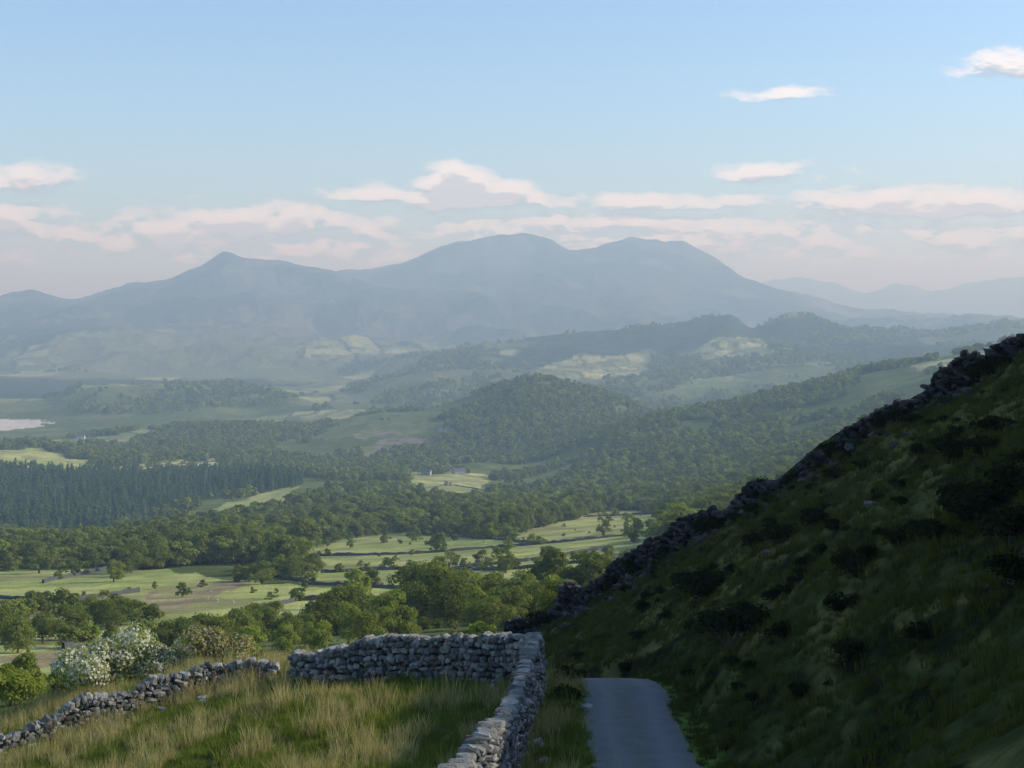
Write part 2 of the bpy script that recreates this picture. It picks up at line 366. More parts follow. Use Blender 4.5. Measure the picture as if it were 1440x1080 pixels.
def stone_wall(name,path,H,thick,mat,sl=.30,sh=.19,rag=.12,tumble=.35,fallen=0):
    path=np.array(path,float);seg=np.hypot(*(np.diff(path,axis=0).T));S=np.concatenate([[0],np.cumsum(seg)]);L=S[-1]
    P_=lambda s:(np.interp(s,S,path[:,0]),np.interp(s,S,path[:,1]))
    V=[];Fc=[];Tn=[]
    Hs=lambda s:(np.interp(s/L,np.linspace(0,1,len(H)),H) if hasattr(H,'__len__') else H)*max(.15,(1+rag*2*(float(fbm(np.array(s/2.3),np.array(L),3))-.5)))
    def fr(s):
        x0,y0=P_(max(s-.4,0));x1,y1=P_(min(s+.4,L));a=math.atan2(y1-y0,x1-x0);x,y=P_(s);return x,y,a
    sg=np.arange(0,L+.3,.3);gx,gy=P_(sg);gh=height(gx,gy)
    Hmax=max(Hs(s) for s in np.linspace(0,L,60))
    for side in(-1,1):
        z=0.0
        while z<Hmax-.02:
            h=sh*rng.uniform(.7,1.4);s=rng.uniform(0,.3)
            while s<L:
                l=sl*rng.uniform(.4,1.7);sc=min(s+l/2,L)
                if z+h*.5<Hs(sc):
                    x,y,a=fr(sc);g=np.interp(sc,sg,gh)
                    th=thick*(1-.3*z/Hmax)/2
                    off=side*(th-.12+rng.uniform(-.08,.08))
                    hh=h*rng.uniform(.75,1.3)
                    t=rng.uniform(.3,1.6);w=rng.uniform(-.06,.06)
                    put_stone(V,Fc,Tn,np.array([x-math.sin(a)*off,y+math.cos(a)*off,g+z+h/2-.05+rng.uniform(-.06,.06)]),np.array([l*.98,.34,hh*.97]),a+rng.uniform(-.25,.25),rng.uniform(-tumble,tumble),np.array([t+w,t,t-w]))
                s+=l
            z+=h
    s=0
    while s<L:
        l=rng.uniform(.15,.4);x,y,a=fr(s+l/2);g=np.interp(s,sg,gh);t=rng.uniform(.6,1.7)
        put_stone(V,Fc,Tn,np.array([x,y,g+Hs(s)+rng.uniform(-.04,.12)]),np.array([l*1.1,thick*rng.uniform(.5,.85),rng.uniform(.18,.42)]),a+rng.uniform(-.3,.3),rng.uniform(-.6,.6),np.array([t,t,t*.97]));s+=l*.9
    for i in range(fallen):
        s=rng.uniform(0,L);x,y,a=fr(s);off=-rng.exponential(.9)-thick*.4;X=x-math.sin(a)*off*1.0;Yy=y+math.cos(a)*off
        if Yy>y: Yy=2*y-Yy;X=2*x-X
        q=rng.uniform(.15,.5);t=rng.uniform(.6,2.4);put_stone(V,Fc,Tn,np.array([X,Yy,float(height(X,Yy))+q*.1]),np.array([q*1.2,q,q*.6]),rng.uniform(0,6),rng.uniform(-.5,.5),np.array([t,t,t]))
    x,y=P_(sg);x0,y0=P_(np.maximum(sg-.4,0));x1,y1=P_(np.minimum(sg+.4,L));a=np.arctan2(y1-y0,x1-x0)
    hs=np.array([Hs(q) for q in sg])-.08;w=thick/2-.2;n=len(sg)
    cv=[]
    for sd,zz,ww in((-1,-.3,1),(-1,1,.7),(1,1,.7),(1,-.3,1)):
        cv.append(np.stack([x-np.sin(a)*sd*w*ww,y+np.cos(a)*sd*w*ww,gh+(hs if zz==1 else -.3)],-1))
    cv=np.stack(cv,1).reshape(-1,3);base=26*len(V);cf=[]
    for i in range(n-1):
        for j in range(3): cf.append((base+4*i+j,base+4*i+j+1,base+4*i+4+j+1,base+4*i+4+j))
    Vv=np.vstack(V+[cv]);Tt=np.vstack(Tn+[np.full((len(cv),3),.12)])
    return obj(name,mesh_np(name,Vv,np.vstack(Fc+[np.array(cf)]),[mat],attrs={'tone':Tt}))
stone_wall('dry_stone_wall',[(-2.0,27),(-1.6,32),(-1.0,36),(-.3,43),(.3,50),(.75,55),(.9,58.2),(0,59.6),(-2.2,60.8),(-5,62.3),(-7.6,64),(-9.6,66)],[1.5,1.5,1.5,1.55,1.6,1.75,2.0,1.9,1.8,1.6,1.2],.8,M_stone,rag=.2,fallen=25)
stone_wall('dry_stone_wall',[(-10.6,67.5),(-13,68),(-16,66.5),(-19,64.5),(-22,62.2),(-25,60),(-30,57)],[.6,1.0,1.05,.9,.7,.9],.7,M_stone,rag=.7,tumble=.5,fallen=60)
wx=np.linspace(-.5,33,40)
stone_wall('hillside_stone_wall',[(a,float(Yw(a))-.3) for a in wx],.95,.75,M_slate,sl=.5,sh=.2,rag=1.5,tumble=.6,fallen=260)
print('walls',time.time()-T0)
# ---------- plants ----------
def leafcloud(r,centers,rad,n,size,squash=.8,inner=.35):
    k=r.integers(0,len(centers),n);d=r.normal(size=(n,3));d/=np.linalg.norm(d,axis=1,keepdims=True)
    d[:,2]=np.where(d[:,2]<-.35,-d[:,2]*.6,d[:,2])
    rr=rad[k]*(1-inner*r.random(n)**2)
    c=centers[k]+d*rr[:,None]*np.array([1,1,squash])
    nrm=d+r.normal(0,.45,(n,3));nrm/=np.linalg.norm(nrm,axis=1,keepdims=True)
    t=np.cross(nrm,r.normal(size=(n,3)));t/=np.linalg.norm(t,axis=1,keepdims=True);b=np.cross(nrm,t)
    s=size*r.uniform(.6,1.3,n)[:,None]
    v=np.stack([c-t*s*.5-b*s*.15,c-t*s*.1+b*s*.42,c+t*s*.55+b*s*.1,c+t*s*.05-b*s*.45],1).reshape(-1,3)
    return v,np.arange(4*n).reshape(-1,4)
def tube(p0,p1,r0,r1,k=6):
    p0=np.array(p0,float);p1=np.array(p1,float);d=p1-p0;d/=np.linalg.norm(d);a=np.cross(d,[.3,.9,.1]);a/=np.linalg.norm(a);b=np.cross(d,a)
    an=np.arange(k)*2*math.pi/k;ring=np.cos(an)[:,None]*a+np.sin(an)[:,None]*b
    v=np.vstack([p0+ring*r0,p1+ring*r1]);f=[(i,(i+1)%k,k+(i+1)%k,k+i) for i in range(k)];return v,np.array(f)
def tree_mesh(name,seed,h,w,n,size,mat,limbs=True,lobes=14,base=.06):
    r=np.random.default_rng(seed);R_=w/2
    cs=[];rs=[]
    for i in range(lobes):
        a=r.uniform(0,2*math.pi);t=(i+r.random())/lobes;zz=h*(base+.1+(.84-base-.1)*t);lim=R_*(.30+.7*math.sin(math.pi*min(1,(t*.68+.26))))
        q=lim*r.uniform(.3,.85);cs.append((math.cos(a)*q,math.sin(a)*q,zz));rs.append(R_*r.uniform(.24,.45))
    cs.append((r.normal(0,.1)*w,0,h*.8));rs.append(R_*.36);cs.append((0,0,h*.45));rs.append(R_*.6)
    cs=np.array(cs);rs=np.array(rs)
    v,f=leafcloud(r,cs,rs,n,size)
    Vs=[v];Fs=[f];M=[np.zeros(len(f))];o=len(v)
    if limbs:
        tt=[tube((0,0,-.5),(r.normal(0,.2),r.normal(0,.2),h*.35),h*.035,h*.022,8)]
        for c in cs[:8]: tt.append(tube((0,0,h*r.uniform(.12,.36)),c,h*.014,h*.004,5))
        for a,b in tt: Vs.append(a);Fs.append(b+o);M.append(np.ones(len(b)));o+=len(a)
    return mesh_np(name,np.vstack(Vs),np.vstack(Fs),[mat,M_bark],np.concatenate(M))
def conifer_mesh(name,seed,h,n,size):
    r=np.random.default_rng(seed);t=r.random(n)**.7;z=h*(.12+.88*(1-t));a=r.uniform(0,6.283,n)
    rad=(h-z)*.22*(.75+.3*np.sin(z*3.1/h*8))*r.uniform(.6,1,n)+.1
    c=np.stack([np.cos(a)*rad,np.sin(a)*rad,z],-1);s=size*r.uniform(.6,1.2,n)[:,None]
    d=np.stack([np.cos(a),np.sin(a),-.45+0*a],-1);tn=np.stack([-np.sin(a),np.cos(a),0*a],-1)
    v=np.stack([c-d*s*.5,c+tn*s*.35,c+d*s*.6,c-tn*s*.35],1).reshape(-1,3);f=np.arange(4*n).reshape(-1,4)
    a_,b_=tube((0,0,-.5),(0,0,h*.95),h*.018,.03,5)
    return mesh_np(name,np.vstack([v,a_]),np.vstack([f,b_+len(v)]),[M_con,M_bark],np.concatenate([np.zeros(n),np.ones(len(b_))]))
def coll(name,meshes):
    c=bpy.data.collections.new(name)
    for i,me in enumerate(meshes):
        c.objects.link(bpy.data.objects.new(f'{name}_{i:02d}',me))
    return c
def scatter(name,pts,collection,idx,scl,rotz):
    n=len(pts);me=bpy.data.meshes.new(name);me.vertices.add(n);me.vertices.foreach_set('co',np.asarray(pts,np.float32).ravel())
    a=me.attributes.new('idx','INT','POINT');a.data.foreach_set('value',np.asarray(idx,np.int32))
    a=me.attributes.new('scl','FLOAT_VECTOR','POINT');a.data.foreach_set('vector',np.asarray(scl,np.float32).ravel())
    rot=np.zeros((n,3),np.float32);rot[:,2]=rotz
    a=me.attributes.new('rot','FLOAT_VECTOR','POINT');a.data.foreach_set('vector',rot.ravel())
    o=obj(name,me);g=bpy.data.node_groups.new(name+'_gn','GeometryNodeTree')
    g.interface.new_socket('Geometry',in_out='INPUT',socket_type='NodeSocketGeometry');g.interface.new_socket('Geometry',in_out='OUTPUT',socket_type='NodeSocketGeometry')
    N=g.nodes;gi=N.new('NodeGroupInput');go=N.new('NodeGroupOutput');ip=N.new('GeometryNodeInstanceOnPoints');ci=N.new('GeometryNodeCollectionInfo')
    ci.inputs['Collection'].default_value=collection;ci.inputs['Separate Children'].default_value=True;ci.inputs['Reset Children'].default_value=True
    ip.inputs['Pick Instance'].default_value=True
    def na(nm,t):
        q=N.new('GeometryNodeInputNamedAttribute');q.data_type=t;q.inputs[0].default_value=nm;return [s for s in q.outputs if s.enabled and s.name=='Attribute'][0]
    e=N.new('FunctionNodeEulerToRotation')
    L=g.links.new
    L(gi.outputs[0],ip.inputs['Points']);L(ci.outputs[0],ip.inputs['Instance']);L(na('idx','INT'),ip.inputs['Instance Index'])
    L(na('rot','FLOAT_VECTOR'),e.inputs[0]);L(e.outputs[0],ip.inputs['Rotation']);L(na('scl','FLOAT_VECTOR'),ip.inputs['Scale']);L(ip.outputs[0],go.inputs[0])
    md=o.modifiers.new('scatter','NODES');md.node_group=g;return o
treesA=[tree_mesh('oak_tree_mesh',10+i,10+i%3,13+(i*5)%4,5200,.5,M_leaf,lobes=20) for i in range(5)]+[tree_mesh('ash_tree_mesh',30+i,10,9,4200,.42,M_leafb,lobes=16) for i in range(3)]
cB=coll('mid_trees',[tree_mesh('mid_tree',50+i,9+i%3*1.5,10+(i*3)%4,1000,.85,M_leafb if i in(4,) else M_leaf,lobes=11) for i in range(6)]+[conifer_mesh('mid_conifer',60+i,15,500,1.1) for i in range(2)])
cC=coll('far_trees',[tree_mesh('far_tree',70+i,9,11,200,1.9,M_leafb if i==4 else M_leaf,limbs=False,lobes=7) for i in range(5)]+[conifer_mesh('far_conifer',80+i,16,150,2.2) for i in range(3)])
def sample(n,y0,y1,umax=.46,seed=1):
    r=np.random.default_rng(seed);Y=np.sqrt(y0**2+(y1**2-y0**2)*r.random(n));x=(r.random(n)*2-1)*umax*Y;return x,Y,r
CONP=[(-300,660),(0,662),(200,668),(330,668),(430,672),(420,690),(300,700),(200,730),(130,765),(0,768),(-300,770)]
def wood(name,n,y0,y1,cl,nb,ncon,dens,seed,sc=1.0,cond=None,usefield=True):
    x,Y,r=sample(n,y0,y1,.42,seed=seed);z=height(x,Y);px_,py_=proj(x,Y,z)
    near_f=fieldmask(px_,py_,Y) if usefield else np.zeros(n,bool)
    n_=woodnoise(x,Y)+ (fbm(x/60,Y/60,3)-.5)*.5
    keep=(~near_f)&(n_>dens)&(z>-250)
    con=inpoly(px_,py_,CONP)&(Y>1250)&(Y<2250)
    keep|=con&~near_f
    crag=inpoly(px_,py_,CRAG)&(Y>2200); keep&=~(crag&(r.random(n)<.5))
    keep&=~((px_<95)&(Y>3150)&(Y<4250))
    if cond is not None: keep&=cond(px_,py_,x,Y)
    x,Y,z,con=x[keep],Y[keep],z[keep],con[keep];m_=len(x)
    ix=np.where(con,nb+r.integers(0,ncon,m_),r.integers(0,nb,m_))
    big=(.6+.7*fbm(x/40,Y/40,2))*r.uniform(.55,1.3,m_)*sc
    s=np.stack([big*r.uniform(.85,1.2,m_),big*r.uniform(.85,1.2,m_),big*r.uniform(.8,1.1,m_)],-1)
    print(name,m_);return scatter(name,np.stack([x,Y,z-.3],-1),cl,ix,s,r.uniform(0,6.28,m_))
wood('scrub',900,112,300,cB,6,2,.40,10,.3)
wood('woodland',1000,200,520,cB,6,2,.38,14,.85,cond=lambda a,b,x,Y:(a>690)|((a>430)&(Y>300)))
wood('woodland',13000,520,1250,cB,6,2,.37,11)
wood('woodland',52000,1250,3500,cC,5,3,.415,12,1.1)
wood('woodland',27000,3500,6300,cC,5,3,.485,13,1.6)
wood('pasture_scrub',1300,200,1100,cB,6,2,0,15,.22,cond=lambda a,b,x,Y:fieldmask(a,b,Y,0)&(fbm(x/22+70,Y/30,4)>.585),usefield=False)
wood('pasture_trees',900,330,1300,cB,6,2,0,16,.75,cond=lambda a,b,x,Y:fieldmask(a,b,Y,0)&(fbm(x/30+20,Y/45,3)>.60),usefield=False)
print('woods',time.time()-T0)
TR=[(25,918,50,0),(95,900,48,1),(150,885,42,2),(170,880,38,3),(125,885,45,4),(5,905,50,2),(60,905,42,3),(185,878,34,1),
(160,818,32,6),(185,805,38,3),(255,795,48,0),(225,800,40,1),(290,790,45,2),(320,790,50,3),(350,788,48,1),(425,800,45,5),(430,770,40,4),
(475,892,66,1),(505,890,64,2),(545,905,74,5),(600,870,78,0),(640,885,70,1),(585,880,56,3),(670,888,64,7),(620,865,66,4),(700,870,56,2),(770,850,58,3),(800,855,55,0),(740,860,56,5),(830,840,50,1),(870,830,45,6),(610,880,80,2),(650,870,66,0),(715,885,60,4),(755,875,52,1),(785,868,50,2),(855,845,40,3),(900,805,36,5),(880,815,40,2),(920,790,34,1),(690,890,48,3),(730,880,42,5),(565,905,52,0),
(260,922,52,1),(290,916,52,0),(330,912,54,2),(370,900,48,4),(350,942,64,5),(245,918,44,3),(450,925,52,6),(400,922,46,5),(310,918,50,2),(430,905,42,1),(520,915,55,2),(275,924,46,4),(345,905,48,3),(385,892,46,1),(360,890,40,0),(455,895,50,3),(490,905,58,7),(415,912,44,2),(235,925,40,0),
(795,728,28,7),(720,752,34,0),(735,748,36,1),(700,750,25,2),(690,747,25,6),(50,795,32,0),(80,795,30,1),(20,795,30,2),(110,793,25,3),(200,772,28,4),(410,815,30,1),(395,812,26,0),(440,808,30,2)]
for (a,b,hp,k) in TR:
    x,Y,z=unproj(a,b,112,1500)
    hm=hp*Y/F;mesh=treesA[k];H0=[10,11,12,10,11,10,10,10][k]
    o=obj('oak_tree' if k<5 else 'ash_tree',mesh,(x,Y,z-.2));s=hm/H0*1.08
    o.scale=(s*rng.uniform(.85,1.1),s*rng.uniform(.85,1.1),s);o.rotation_euler=(0,0,rng.uniform(0,6.28))
# ---------- shrubs near ----------
def bush_mesh(name,seed,h,w,n,size,mats,split=None):
    r=np.random.default_rng(seed);cs=[];rs=[]
    for i in range(11):
        a=r.uniform(0,6.28);q=w/2*r.uniform(0,.75);cs.append((math.cos(a)*q,math.sin(a)*q,h*r.uniform(.25,.7)));rs.append(h*r.uniform(.2,.4))
    cs=np.array(cs);rs=np.array(rs);v,f=leafcloud(r,cs,rs,n,size,1,.5)
    M=np.zeros(n)
    if len(mats)>2: M=np.where(r.random(n)<split,0,2)
    Vs=[v];Fs=[f];Ms=[M];o=len(v)
    for c in cs[:7]:
        a_,b_=tube((0,0,-.3),c,.05,.015,5);Vs.append(a_);Fs.append(b_+o);Ms.append(np.ones(len(b_)));o+=len(a_)
    return mesh_np(name,np.vstack(Vs),np.vstack(Fs),mats,np.concatenate(Ms))
haw=bush_mesh('hawthorn_blossom',5,3.0,4.6,9000,.13,[M_blos,M_bark,M_leafb],.62)
hawp=bush_mesh('hawthorn_faded',6,2.4,3.2,6000,.13,[M_blosp,M_bark,M_leafb],.6)
shr=bush_mesh('shrub',8,2.4,3.4,5000,.16,[M_leafb,M_bark])
for nm,me,X,Yy,s in [('hawthorn_bush',haw,-20.8,75,1.15),('hawthorn_bush',haw,-18.3,77,.85),('hawthorn_bush',hawp,-15.2,77,1.1),
   ('shrub',shr,-27,80,.9),('shrub',shr,-12.5,80,.7),('shrub',shr,-30,86,1.1),('shrub',shr,-24,88,1.2)]:
    o=obj(nm,me,(X,Yy,float(height(X,Yy))-.1));o.scale=(s,s,s);o.rotation_euler=(0,0,X)
cG=coll('gorse',[bush_mesh('gorse_bush_mesh',90+i,1.0,1.5,1500,.09,[M_gorse,M_bark]) for i in range(4)])
gb=[(1040,905,2.0),(1010,890,1.2),(980,845,1.8),(1000,830,1.2),(960,825,1.0),(1380,735,1.8),(1350,725,1.3),(1420,700,1.5),(1340,650,1.2),(1380,640,1.0),(1190,800,1.0),(1265,770,1.1),(1180,860,.9),(1100,900,.9),(1220,790,.9),(1300,900,.7),(1190,930,1.0),(1100,760,1.1),(1150,740,1.1),(1060,770,1.0),(1310,760,1.0),(1420,820,1.1),(900,900,.7),(905,860,.8),(940,870,.6),(850,900,.6),(1400,610,1.0),(1425,760,1.4),(880,945,.7),(798,960,.9),(795,985,.8),(800,1005,.6),(815,930,.7)]
pts=[];ss=[]
for a,b,s in gb:
    x,Y,z=unproj(a,b,36,96);pts.append((x,Y,z-.1));ss.append((s*1.1,s*1.1,s*.85))
r=np.random.default_rng(44)
for i in range(420):
    X=r.uniform(6.5,34);Yy=r.uniform(38,float(Yw(X))-1.5)
    if fbm(np.array(X/5),np.array(Yy/5),3)>.47: pts.append((X,Yy,float(height(X,Yy))-.1));q=r.uniform(.25,.8);ss.append((q,q,q*.8))
for i in range(75):
    X=r.uniform(0,30);Yy=float(Yw(X))-.3+r.normal(0,.9);q=r.uniform(.35,1.15);pts.append((X,Yy,float(height(X,Yy))-.1));ss.append((q*1.1,q*1.1,q))
scatter('gorse_bushes',np.array(pts),cG,r.integers(0,4,len(pts)),np.array(ss),r.uniform(0,6.28,len(pts)))
def tuft(name,seed,nb,h,w,mat,spread):
    r=np.random.default_rng(seed);V=[];Fc=[]
    for i in range(nb):
        a=r.uniform(0,6.28);q=r.uniform(0,spread);b=np.array([math.cos(a)*q,math.sin(a)*q,-.03]);hh=h*r.uniform(.5,1.1);ln=r.uniform(.1,.5)*hh
        a2=a+r.normal(0,.6);d=np.array([math.cos(a2)*ln,math.sin(a2)*ln,0]);t=r.uniform(0,3.14);ww=np.array([math.cos(t),math.sin(t),0])*w
        p1=b+d*.3+[0,0,hh*.6];p2=b+d+[0,0,hh]
        o=len(V);V+= [b-ww,b+ww,p1-ww*.7,p1+ww*.7,p2-ww*.15,p2+ww*.15];Fc+=[(o,o+1,o+3,o+2),(o+2,o+3,o+5,o+4)]
    return mesh_np(name,np.array(V),np.array(Fc),[mat])
cT=coll('tufts',[tuft('grass_tuft',1,34,.28,.012,M_grass,.28),tuft('grass_tuft',2,34,.34,.012,M_grass,.3),tuft('grass_tuft',3,26,.4,.012,M_grass,.2),tuft('straw_tuft',4,26,.55,.008,M_straw,.25),tuft('straw_tuft',5,20,.7,.007,M_straw,.2),
 tuft('hill_tuft',6,30,.3,.014,M_hgrass,.3),tuft('hill_tuft',7,30,.4,.014,M_hgrass,.25)])
n=46000;x,Y,r=sample(n,28,98,.40,21)
s_=x-roadx(Y);left=s_<0
keep=(np.abs(s_)>1.5)&(Y<Yw(x)-.2)&~((left)&(Y>76))
keep&=(left&(r.random(n)<.95))|((~left)&(r.random(n)<.55))|(np.abs(s_)<2.2)
x,Y,left=x[keep],Y[keep],left[keep];n=len(x);z=height(x,Y)
dry=sstep(.42,.60,fbm(x/2.2+3,Y/2.2,3))*np.where(left,.65,.0)
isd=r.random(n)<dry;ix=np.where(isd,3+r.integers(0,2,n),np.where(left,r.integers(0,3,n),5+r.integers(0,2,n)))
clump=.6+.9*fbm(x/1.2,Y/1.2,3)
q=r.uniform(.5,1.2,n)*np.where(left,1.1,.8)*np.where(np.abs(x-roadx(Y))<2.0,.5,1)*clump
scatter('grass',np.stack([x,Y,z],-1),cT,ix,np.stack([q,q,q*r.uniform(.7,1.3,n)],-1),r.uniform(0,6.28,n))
for a,b,s in [(1225,712,.5),(1080,778,.35),(1425,600,.8),(1390,935,.15)]:
    x,Y,z=unproj(a,b,36,95);o=obj('boulder',mesh_np('boulder',STN[int(a)%14]*np.array([1.3,1,.6]),CF,[M_stone],attrs={'tone':np.full((26,3),.7)}),(x,Y,z+.0));o.scale=(s,s,s);o.rotation_euler=(.2,.1,a)
# ---------- valley field walls ----------
WL=[[(450,806),(560,801),(700,802),(830,790),(870,782)],[(445,782),(560,780),(640,775),(700,770),(800,762),(915,748)],[(425,822),(500,824),(570,829)],[(820,727),(900,723),(950,723)],[(600,753),(680,757),(760,765)],[(60,820),(150,800),(235,800)],[(0,880),(60,862)],[(330,818),(390,812),(440,820)],[(640,800),(760,787),(850,772)],[(580,690),(640,683),(680,690)],[(90,915),(180,900)],[(120,668),(220,655),(310,648)],[(0,842),(90,846),(200,832)],[(350,860),(420,845),(520,842)]]
hp_=[];hs_=[]
for w in WL:
    wp=[unproj(a,b,150,3000) for a,b in w];xy=np.array([(q[0],q[1]) for q in wp])
    S=np.concatenate([[0],np.cumsum(np.hypot(*np.diff(xy,axis=0).T))]);sg=np.arange(0,S[-1],2.0);n=len(sg)
    X=np.interp(sg,S,xy[:,0])+rng.normal(0,.2,n);Yy=np.interp(sg,S,xy[:,1])+rng.normal(0,.2,n);g=height(X,Yy)
    t=np.stack([np.gradient(X),np.gradient(Yy)],-1);t/=np.linalg.norm(t,axis=1,keepdims=True)+1e-9;nx,ny=-t[:,1],t[:,0];hh=1.2+rng.normal(0,.2,n)
    V=np.stack([np.stack([X-nx*.5,Yy-ny*.5,g-.3],-1),np.stack([X-nx*.3,Yy-ny*.3,g+hh],-1),np.stack([X+nx*.3,Yy+ny*.3,g+hh],-1),np.stack([X+nx*.5,Yy+ny*.5,g-.3],-1)],1).reshape(-1,3)
    fs=[(4*i+j,4*i+j+1,4*i+5+j,4*i+4+j) for i in range(n-1) for j in range(3)]
    obj('field_wall',mesh_np('field_wall',V,fs,[M_slate],attrs={'tone':np.ones((len(V),3))*2}))
    for i in range(n):
        if rng.random()<.18*(fbm(np.array(X[i]/30),np.array(Yy[i]/30),2)>.46):
            q=rng.uniform(.15,.7);hp_.append((X[i]+rng.normal(0,1),Yy[i]+rng.normal(0,1),g[i]-.2));hs_.append((q*1.2,q*1.2,q))
scatter('hedgerow',np.array(hp_),cB,rng.integers(0,6,len(hp_)),np.array(hs_),rng.uniform(0,6.28,len(hp_)))
# ---------- buildings, pylons, sheep ----------
def flat(name,c,rough=.8): return simple(name,c,tuple(v*1.15 for v in c),2,rough,.1)
M_wh=flat('whitewash',(.62,.6,.56));M_roof=flat('slate_roof',(.09,.095,.11));M_gl=flat('window_glass',(.03,.035,.04),.2);M_grey=flat('stone_render',(.28,.27,.25));M_steel=flat('galvanised_steel',(.25,.26,.27),.5)
def boxv(x0,x1,y0,y1,z0,z1):
    v=[(x,y,z) for x in(x0,x1) for y in(y0,y1) for z in(z0,z1)];return np.array(v,float),np.array([(0,1,3,2),(4,6,7,5),(0,4,5,1),(2,3,7,6),(0,2,6,4),(1,5,7,3)])
def joinb(parts):
    V=[];Fs=[];o=0
    for v,f in parts: V.append(v);Fs.append(f+o);o+=len(v)
    return np.vstack(V),np.vstack(Fs)
def house(name,a,b,y0,y1,Lx,W,H,rot,wallm):
    x,Y,z=unproj(a,b,y0,y1);e=bpy.data.objects.new(name,None);scene.collection.objects.link(e);e.location=(x,Y,z);e.rotation_euler=(0,0,rot)
    l=Lx/2;w=W/2;rh=W*.42
    v=[(-l,-w,-1),(l,-w,-1),(l,w,-1),(-l,w,-1),(-l,-w,H),(l,-w,H),(l,w,H),(-l,w,H),(-l,0,H+rh),(l,0,H+rh)]
    me=bpy.data.meshes.new('walls');me.from_pydata(v,[],[(0,1,5,4),(1,2,6,9,5),(2,3,7,6),(3,0,4,8,7)]);me.materials.append(wallm);obj('walls',me,parent=e)
    q=.35;v=[];
    for s in(-1,1):
        v+=[(-l-q,s*(w+q),H-.25),(l+q,s*(w+q),H-.25),(l+q,0,H+rh+.08),(-l-q,0,H+rh+.08)]
    obj('roof',mesh_np('roof',v,[(0,1,2,3),(4,5,6,7)],[M_roof]),parent=e)
    obj('chimneys',mesh_np('chimneys',*joinb([boxv(s*l*.88-.5,s*l*.88+.5,-.45,.45,H+rh-.6,H+rh+1.2) for s in(-1,1)]),[wallm]),parent=e)
    ws=[boxv(cx-.5,cx+.5,-w-.03,-w+.1,zz,zz+1.2) for cx in np.linspace(-l*.75,l*.75,4) for zz in(1.0,3.4) if zz+1.2<H]
    obj('windows',mesh_np('windows',*joinb(ws),[M_gl]),parent=e)
    obj('door',mesh_np('door',*boxv(-.5,.5,-w-.04,-w+.1,0,2.1),[M_roof]),parent=e)
house('farmhouse',628,664,1200,2600,13,7,5,.2,M_wh)
house('stone_barn',645,667,1200,2600,16,8,4.8,.5,M_grey)
house('stone_barn',600,668,1200,2600,12,7,4.8,-.3,M_grey)
house('white_cottage',113,618,2000,3300,16,9,5.2,.1,M_wh)
house('white_cottage',343,776,500,1500,9,6,4.8,.3,M_wh)
def pylon(a,b,y0,y1,h):
    x,Y,z=unproj(a,b,y0,y1);ps=[]
    w=lambda t:(4.0*(1-t)**1.3+.7)
    for i in range(8):
        t0,t1=i/8,(i+1)/8
        for sx,sy in((-1,-1),(1,-1),(1,1),(-1,1)):
            ps.append(tube((sx*w(t0),sy*w(t0),h*t0),(sx*w(t1),sy*w(t1),h*t1),.4,.4,4))
            ps.append(tube((sx*w(t0),sy*w(t0),h*t0),(-sx*w(t1) if sy<0 else sx*w(t1),sy*w(t1) if sy<0 else -sy*w(t1),h*t1),.25,.25,4))
    for zz,l in((.68,7),(.82,8.5),(.96,6)):
        for s in(-1,1):
            ps.append(tube((0,0,h*zz),(s*l,0,h*zz),.4,.2,4));ps.append(tube((0,0,h*zz+2),(s*l,0,h*zz),.25,.15,4));ps.append(tube((s*l,0,h*zz),(s*l,0,h*zz-2),.15,.15,4))
    V,Fs=joinb(ps);o=obj('electricity_pylon',mesh_np('electricity_pylon',V,Fs,[M_steel]),(x,Y,z));o.rotation_euler=(0,0,.4)
pylon(1267,473,5000,6400,46);pylon(1396,464,5000,6400,42)
sk=bpy.data.meshes.new('sheep_skeleton')
vs_=[(0,0,.62),(.38,0,.64),(-.4,0,.62),(.6,0,.72),(.78,0,.66)];es=[(0,1),(0,2),(1,3),(3,4)];rad=[.25,.22,.23,.11,.07]
for sx,sy in((.34,.11),(.34,-.11),(-.36,.11),(-.36,-.11)):
    b0=len(vs_);vs_+=[(sx,sy,.42),(sx+(.02 if sx>0 else -.06),sy,.22),(sx,sy,0)];rad+=[.09,.045,.035];es+=[(1 if sx>0 else 2,b0),(b0,b0+1),(b0+1,b0+2)]
sk.from_pydata(vs_,es,[]);so_=bpy.data.objects.new('sheep_tmp',sk);scene.collection.objects.link(so_)
md=so_.modifiers.new('s','SKIN')
for i,q in enumerate(rad): sk.skin_vertices[0].data[i].radius=(q,q)
sk.skin_vertices[0].data[0].use_root=True
so_.modifiers.new('b','SUBSURF').levels=1
dg=bpy.context.evaluated_depsgraph_get();sm_=bpy.data.meshes.new_from_object(so_.evaluated_get(dg));bpy.data.objects.remove(so_);sm_.name='sheep';sm_.materials.clear();sm_.materials.append(flat('wool',(.5,.47,.4)))
for i in range(20):
    a=rng.choice([540,610,700,120,60,480,300,820])+rng.uniform(-35,35);b=770+rng.uniform(-10,70) if a>430 else rng.uniform(830,870)
    x,Y,z=unproj(a,b,250,1200)
    if Y>330 and fieldmask(np.array([a]),np.array([b]),np.array([Y]),0)[0]:
        o=obj('sheep',sm_,(x,Y,z));o.rotation_euler=(0,0,rng.uniform(0,6.28))
print('props',time.time()-T0)
